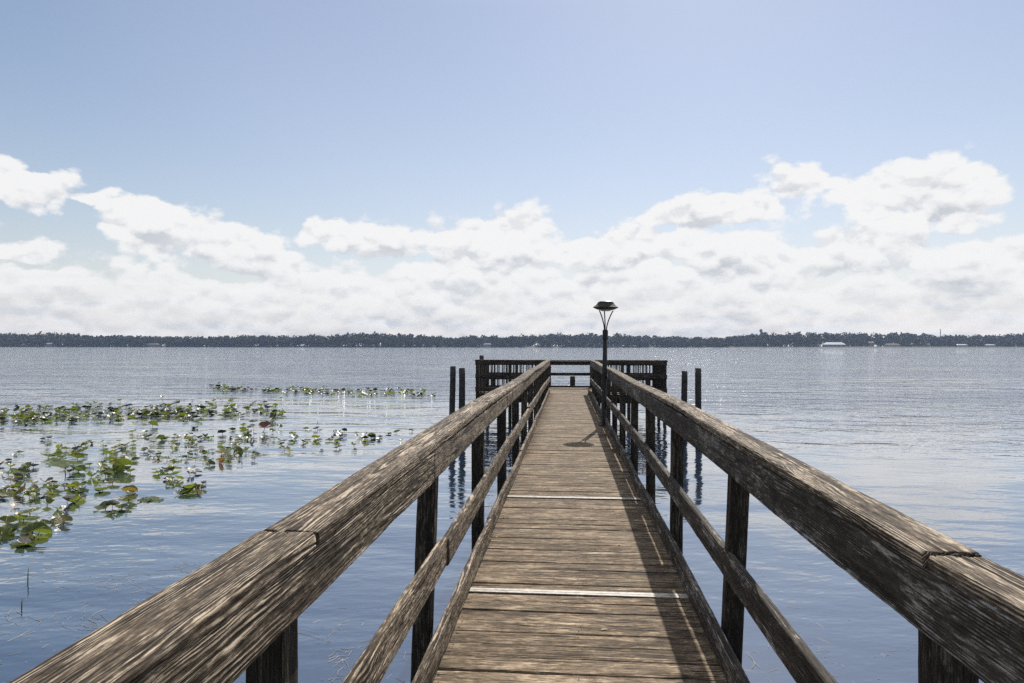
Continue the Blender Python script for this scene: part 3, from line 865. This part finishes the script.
# ------------------------------------------------------------------ sky
W = bpy.data.worlds.new('World'); S.world = W; W.use_nodes = True
nt = W.node_tree; nt.nodes.clear()
out = nt.nodes.new('ShaderNodeOutputWorld'); bg = nt.nodes.new('ShaderNodeBackground')
sky = nt.nodes.new('ShaderNodeTexSky'); sky.sky_type = 'NISHITA'; sky.sun_disc = False
sky.sun_elevation = SUN_EL; sky.sun_rotation = SUN_AZ; sky.air_density = 1.3; sky.dust_density = .25; sky.ozone_density = 1.0
STR = .10
tcn = nt.nodes.new('ShaderNodeTexCoord').outputs['Generated']
dx, dy, dz = sep(nt, tcn)
az = dx.atan2(dy)*57.2958; el = dz.min(1.).max(-1.).asin()*57.2958
pv_ = vec(nt, dx*9., dy*9., dz*16.)
wn = noise(nt, pv_, 1.0, 5, .6, 0, 'Color'); wx, wy, wz = sep(nt, wn)
azw = az + (wx-.5)*5.5; elw = el + (wz-.5)*3.2
blobs = [(40, 186, 60, 23), (92, 197, 26, 9), (22, 250, 46, 15), (150, 226, 50, 26), (205, 244, 70, 34), (262, 258, 60, 30), (330, 236, 38, 20), (400, 246, 80, 28), (505, 232, 58, 24), (470, 262, 110, 36),
         (620, 262, 66, 26), (640, 240, 40, 16), (700, 216, 66, 22), (755, 210, 50, 22), (790, 188, 52, 30), (865, 184, 48, 26), (930, 200, 84, 40), (740, 262, 90, 30), (850, 258, 110, 26), (980, 262, 100, 28),
         (1130, 235, 90, 40), (-120, 230, 110, 45), (1350, 200, 120, 60)]
Cf = None; Cu = None
for (px, py, rx, ry) in blobs:
    a, e_ = ray_deg(px, py); ca = math.cos(math.atan((px-512)/F))
    ra = rx/F*57.3*ca*ca; re = ry/F*57.3*ca
    ddx = (azw-a)*(1/ra); ddy = (elw-e_)*(1/re)
    s_ = 1 - (ddx*ddx+ddy*ddy).sqrt()
    s_ = s_.max(-2.)
    Cf = s_ if Cf is None else Cf.smax(s_, .25)
    ddu = (elw+1.5-e_)*(1/re)                      # the same cloud, a little higher up: what hangs over this point
    u_ = (1 - (ddx*ddx+ddu*ddu).sqrt()).max(-2.)
    Cu = u_ if Cu is None else Cu.smax(u_, .2)
# low bank along the horizon all round
bank = (6.2 - elw)*.30
bank2 = noise(nt, vec(nt, dx*3, dy*3, dz*9), 1, 3, .5)
# elsewhere in the sky, behind and beside the view: scattered cumulus
fardir = (az+5).abs().ss(48, 70)
scat = (bank2-.52)*6.0*fardir - (1-fardir)*3.0 - el*.012
Cf = Cf.smax(bank, .25).max(scat)
n1 = noise(nt, vec(nt, dx*16., dy*16., dz*26.), 1.0, 6, .62, .15)
n2 = noise(nt, vec(nt, dx*16., dy*16., (dz+.012)*26.), 1.0, 6, .62, .15)
def puffs(off):
    o_ = None
    for sc_, am in ((15., 1.), (34., .5)):
        v_ = nt.nodes.new('ShaderNodeTexVoronoi'); v_.feature = 'F1'; v_.inputs['Scale'].default_value = 1.
        q = vec(nt, (dx+(wx-.5)*.05)*sc_, (dy+(wy-.5)*.05)*sc_, (dz+(wz-.5)*.03+off)*sc_*1.55)
        nt.links.new(q, v_.inputs['Vector'])
        d_ = E(nt, v_.outputs['Distance']); t_ = (.42-d_*d_*1.15)*am
        o_ = t_ if o_ is None else o_+t_
    return o_
pf1 = puffs(0.); pf2 = puffs(.010)
f = Cf + (n1-.5)*1.25 + pf1*.70
dens = f.ss(.0, .30)
# lower-altitude clouds break up between blue-grey gaps
low = noise(nt, vec(nt, dx*13., dy*13., dz*75.), 1.0, 6, .6, .2)
thick = f.ss(.25, 1.35)
relief = ((n2-n1)*2.6 + (pf2-pf1)*1.5).max(-.5).min(.5)         # tops lit, undersides greyer
big = noise(nt, vec(nt, dx*7, dy*7, dz*22), 1, 4, .55)
lowf = el.ss(8.5, 2.0)
bright = .985 - thick*.05 - (Cu+(n1-.5)*1.1).ss(.05, .75)*.13*(1-lowf*.5) - relief*(lowf*-.22+.42) - (big-.45).max(0.)*.55*thick
bright = bright - lowf*.11 - lowf*(low-.5)*.20
bright = bright.max(.45).min(1.02)
hsv = mixc(nt, bright.ss(.45, .95), (.46/STR, .50/STR, .56/STR), (.93/STR, .925/STR, .92/STR))
# keep the blue gaps pale near the horizon
skyc = mixc(nt, 1., sky.outputs[0], (.925, .92, .965), 'MULTIPLY')
hvl = (el.max(0.)*-.12).exp()*.60; hv = .17+el*0.                      # thin white veil, thicker low down
fill_noise = noise(nt, vec(nt, dx*2.2, dy*2.2, dz*3.), 1, 5, .6)
cosang = dx*(math.sin(SUN_AZ)*math.cos(SUN_EL)) + dy*(math.cos(SUN_AZ)*math.cos(SUN_EL)) + dz*math.sin(SUN_EL)
hv = hvl + hv*(cosang.ss(.62, .84)*.75+.25)                       # the veil scatters the sun forward: thinner away from it
skyc = mixc(nt, hv.clamp(), skyc, (.80/STR, .75/STR, .83/STR))
fill_veil = (el.ss(26., 38.)*(fill_noise.ss(.34, .60)*.6+.15)*(cosang.ss(.2, .95)*.8+.2)).clamp()  # bright veil added overhead, out of view, to brighten water reflections and fill
skyc = mixc(nt, fill_veil, skyc, (1.5/STR, 1.47/STR, 1.45/STR))
dens = dens*(1-lowf*low.ss(.62, .42)*.35)
colr = mixc(nt, dens*.97, skyc, hsv)
nt.links.new(colr, bg.inputs['Color']); bg.inputs['Strength'].default_value = STR
nt.links.new(bg.outputs[0], out.inputs['Surface'])
W.cycles.sampling_method = 'MANUAL'; W.cycles.sample_map_resolution = 1024

# ------------------------------------------------------------------ sun and camera
sun = bpy.data.lights.new('sun', 'SUN'); sun.energy = 4.8; sun.angle = R(.53); sun.color = (1., .95, .87)
so = bpy.data.objects.new('sun', sun); COL.objects.link(so)
sd = Vector((math.sin(SUN_AZ)*math.cos(SUN_EL), math.cos(SUN_AZ)*math.cos(SUN_EL), math.sin(SUN_EL)))
so.rotation_euler = sd.to_track_quat('Z', 'Y').to_euler(); so.location = (0, 0, 30)
cam = bpy.data.cameras.new('camera'); cam.lens = 24.01; cam.sensor_width = 36; cam.clip_end = 6000; cam.clip_start = .05
co = bpy.data.objects.new('camera', cam); COL.objects.link(co); S.camera = co
co.location = (0, 0, EYE)
pitch = math.atan((HOR-341.5)/F)
co.rotation_euler = (Euler((R(90)+pitch, 0, YAW)).to_matrix() @ Matrix.Rotation(R(.07), 3, 'Z')).to_euler()
S.view_settings.view_transform = 'Standard'; S.view_settings.look = 'None'; S.view_settings.exposure = 0; S.view_settings.gamma = 1
S.render.engine = 'CYCLES'; S.cycles.use_denoising = False; S.cycles.sample_clamp_indirect = 4.0; S.cycles.sample_clamp_direct = 12.0; S.cycles.caustics_reflective = False
S.cycles.max_bounces = 6; S.cycles.volume_bounces = 0
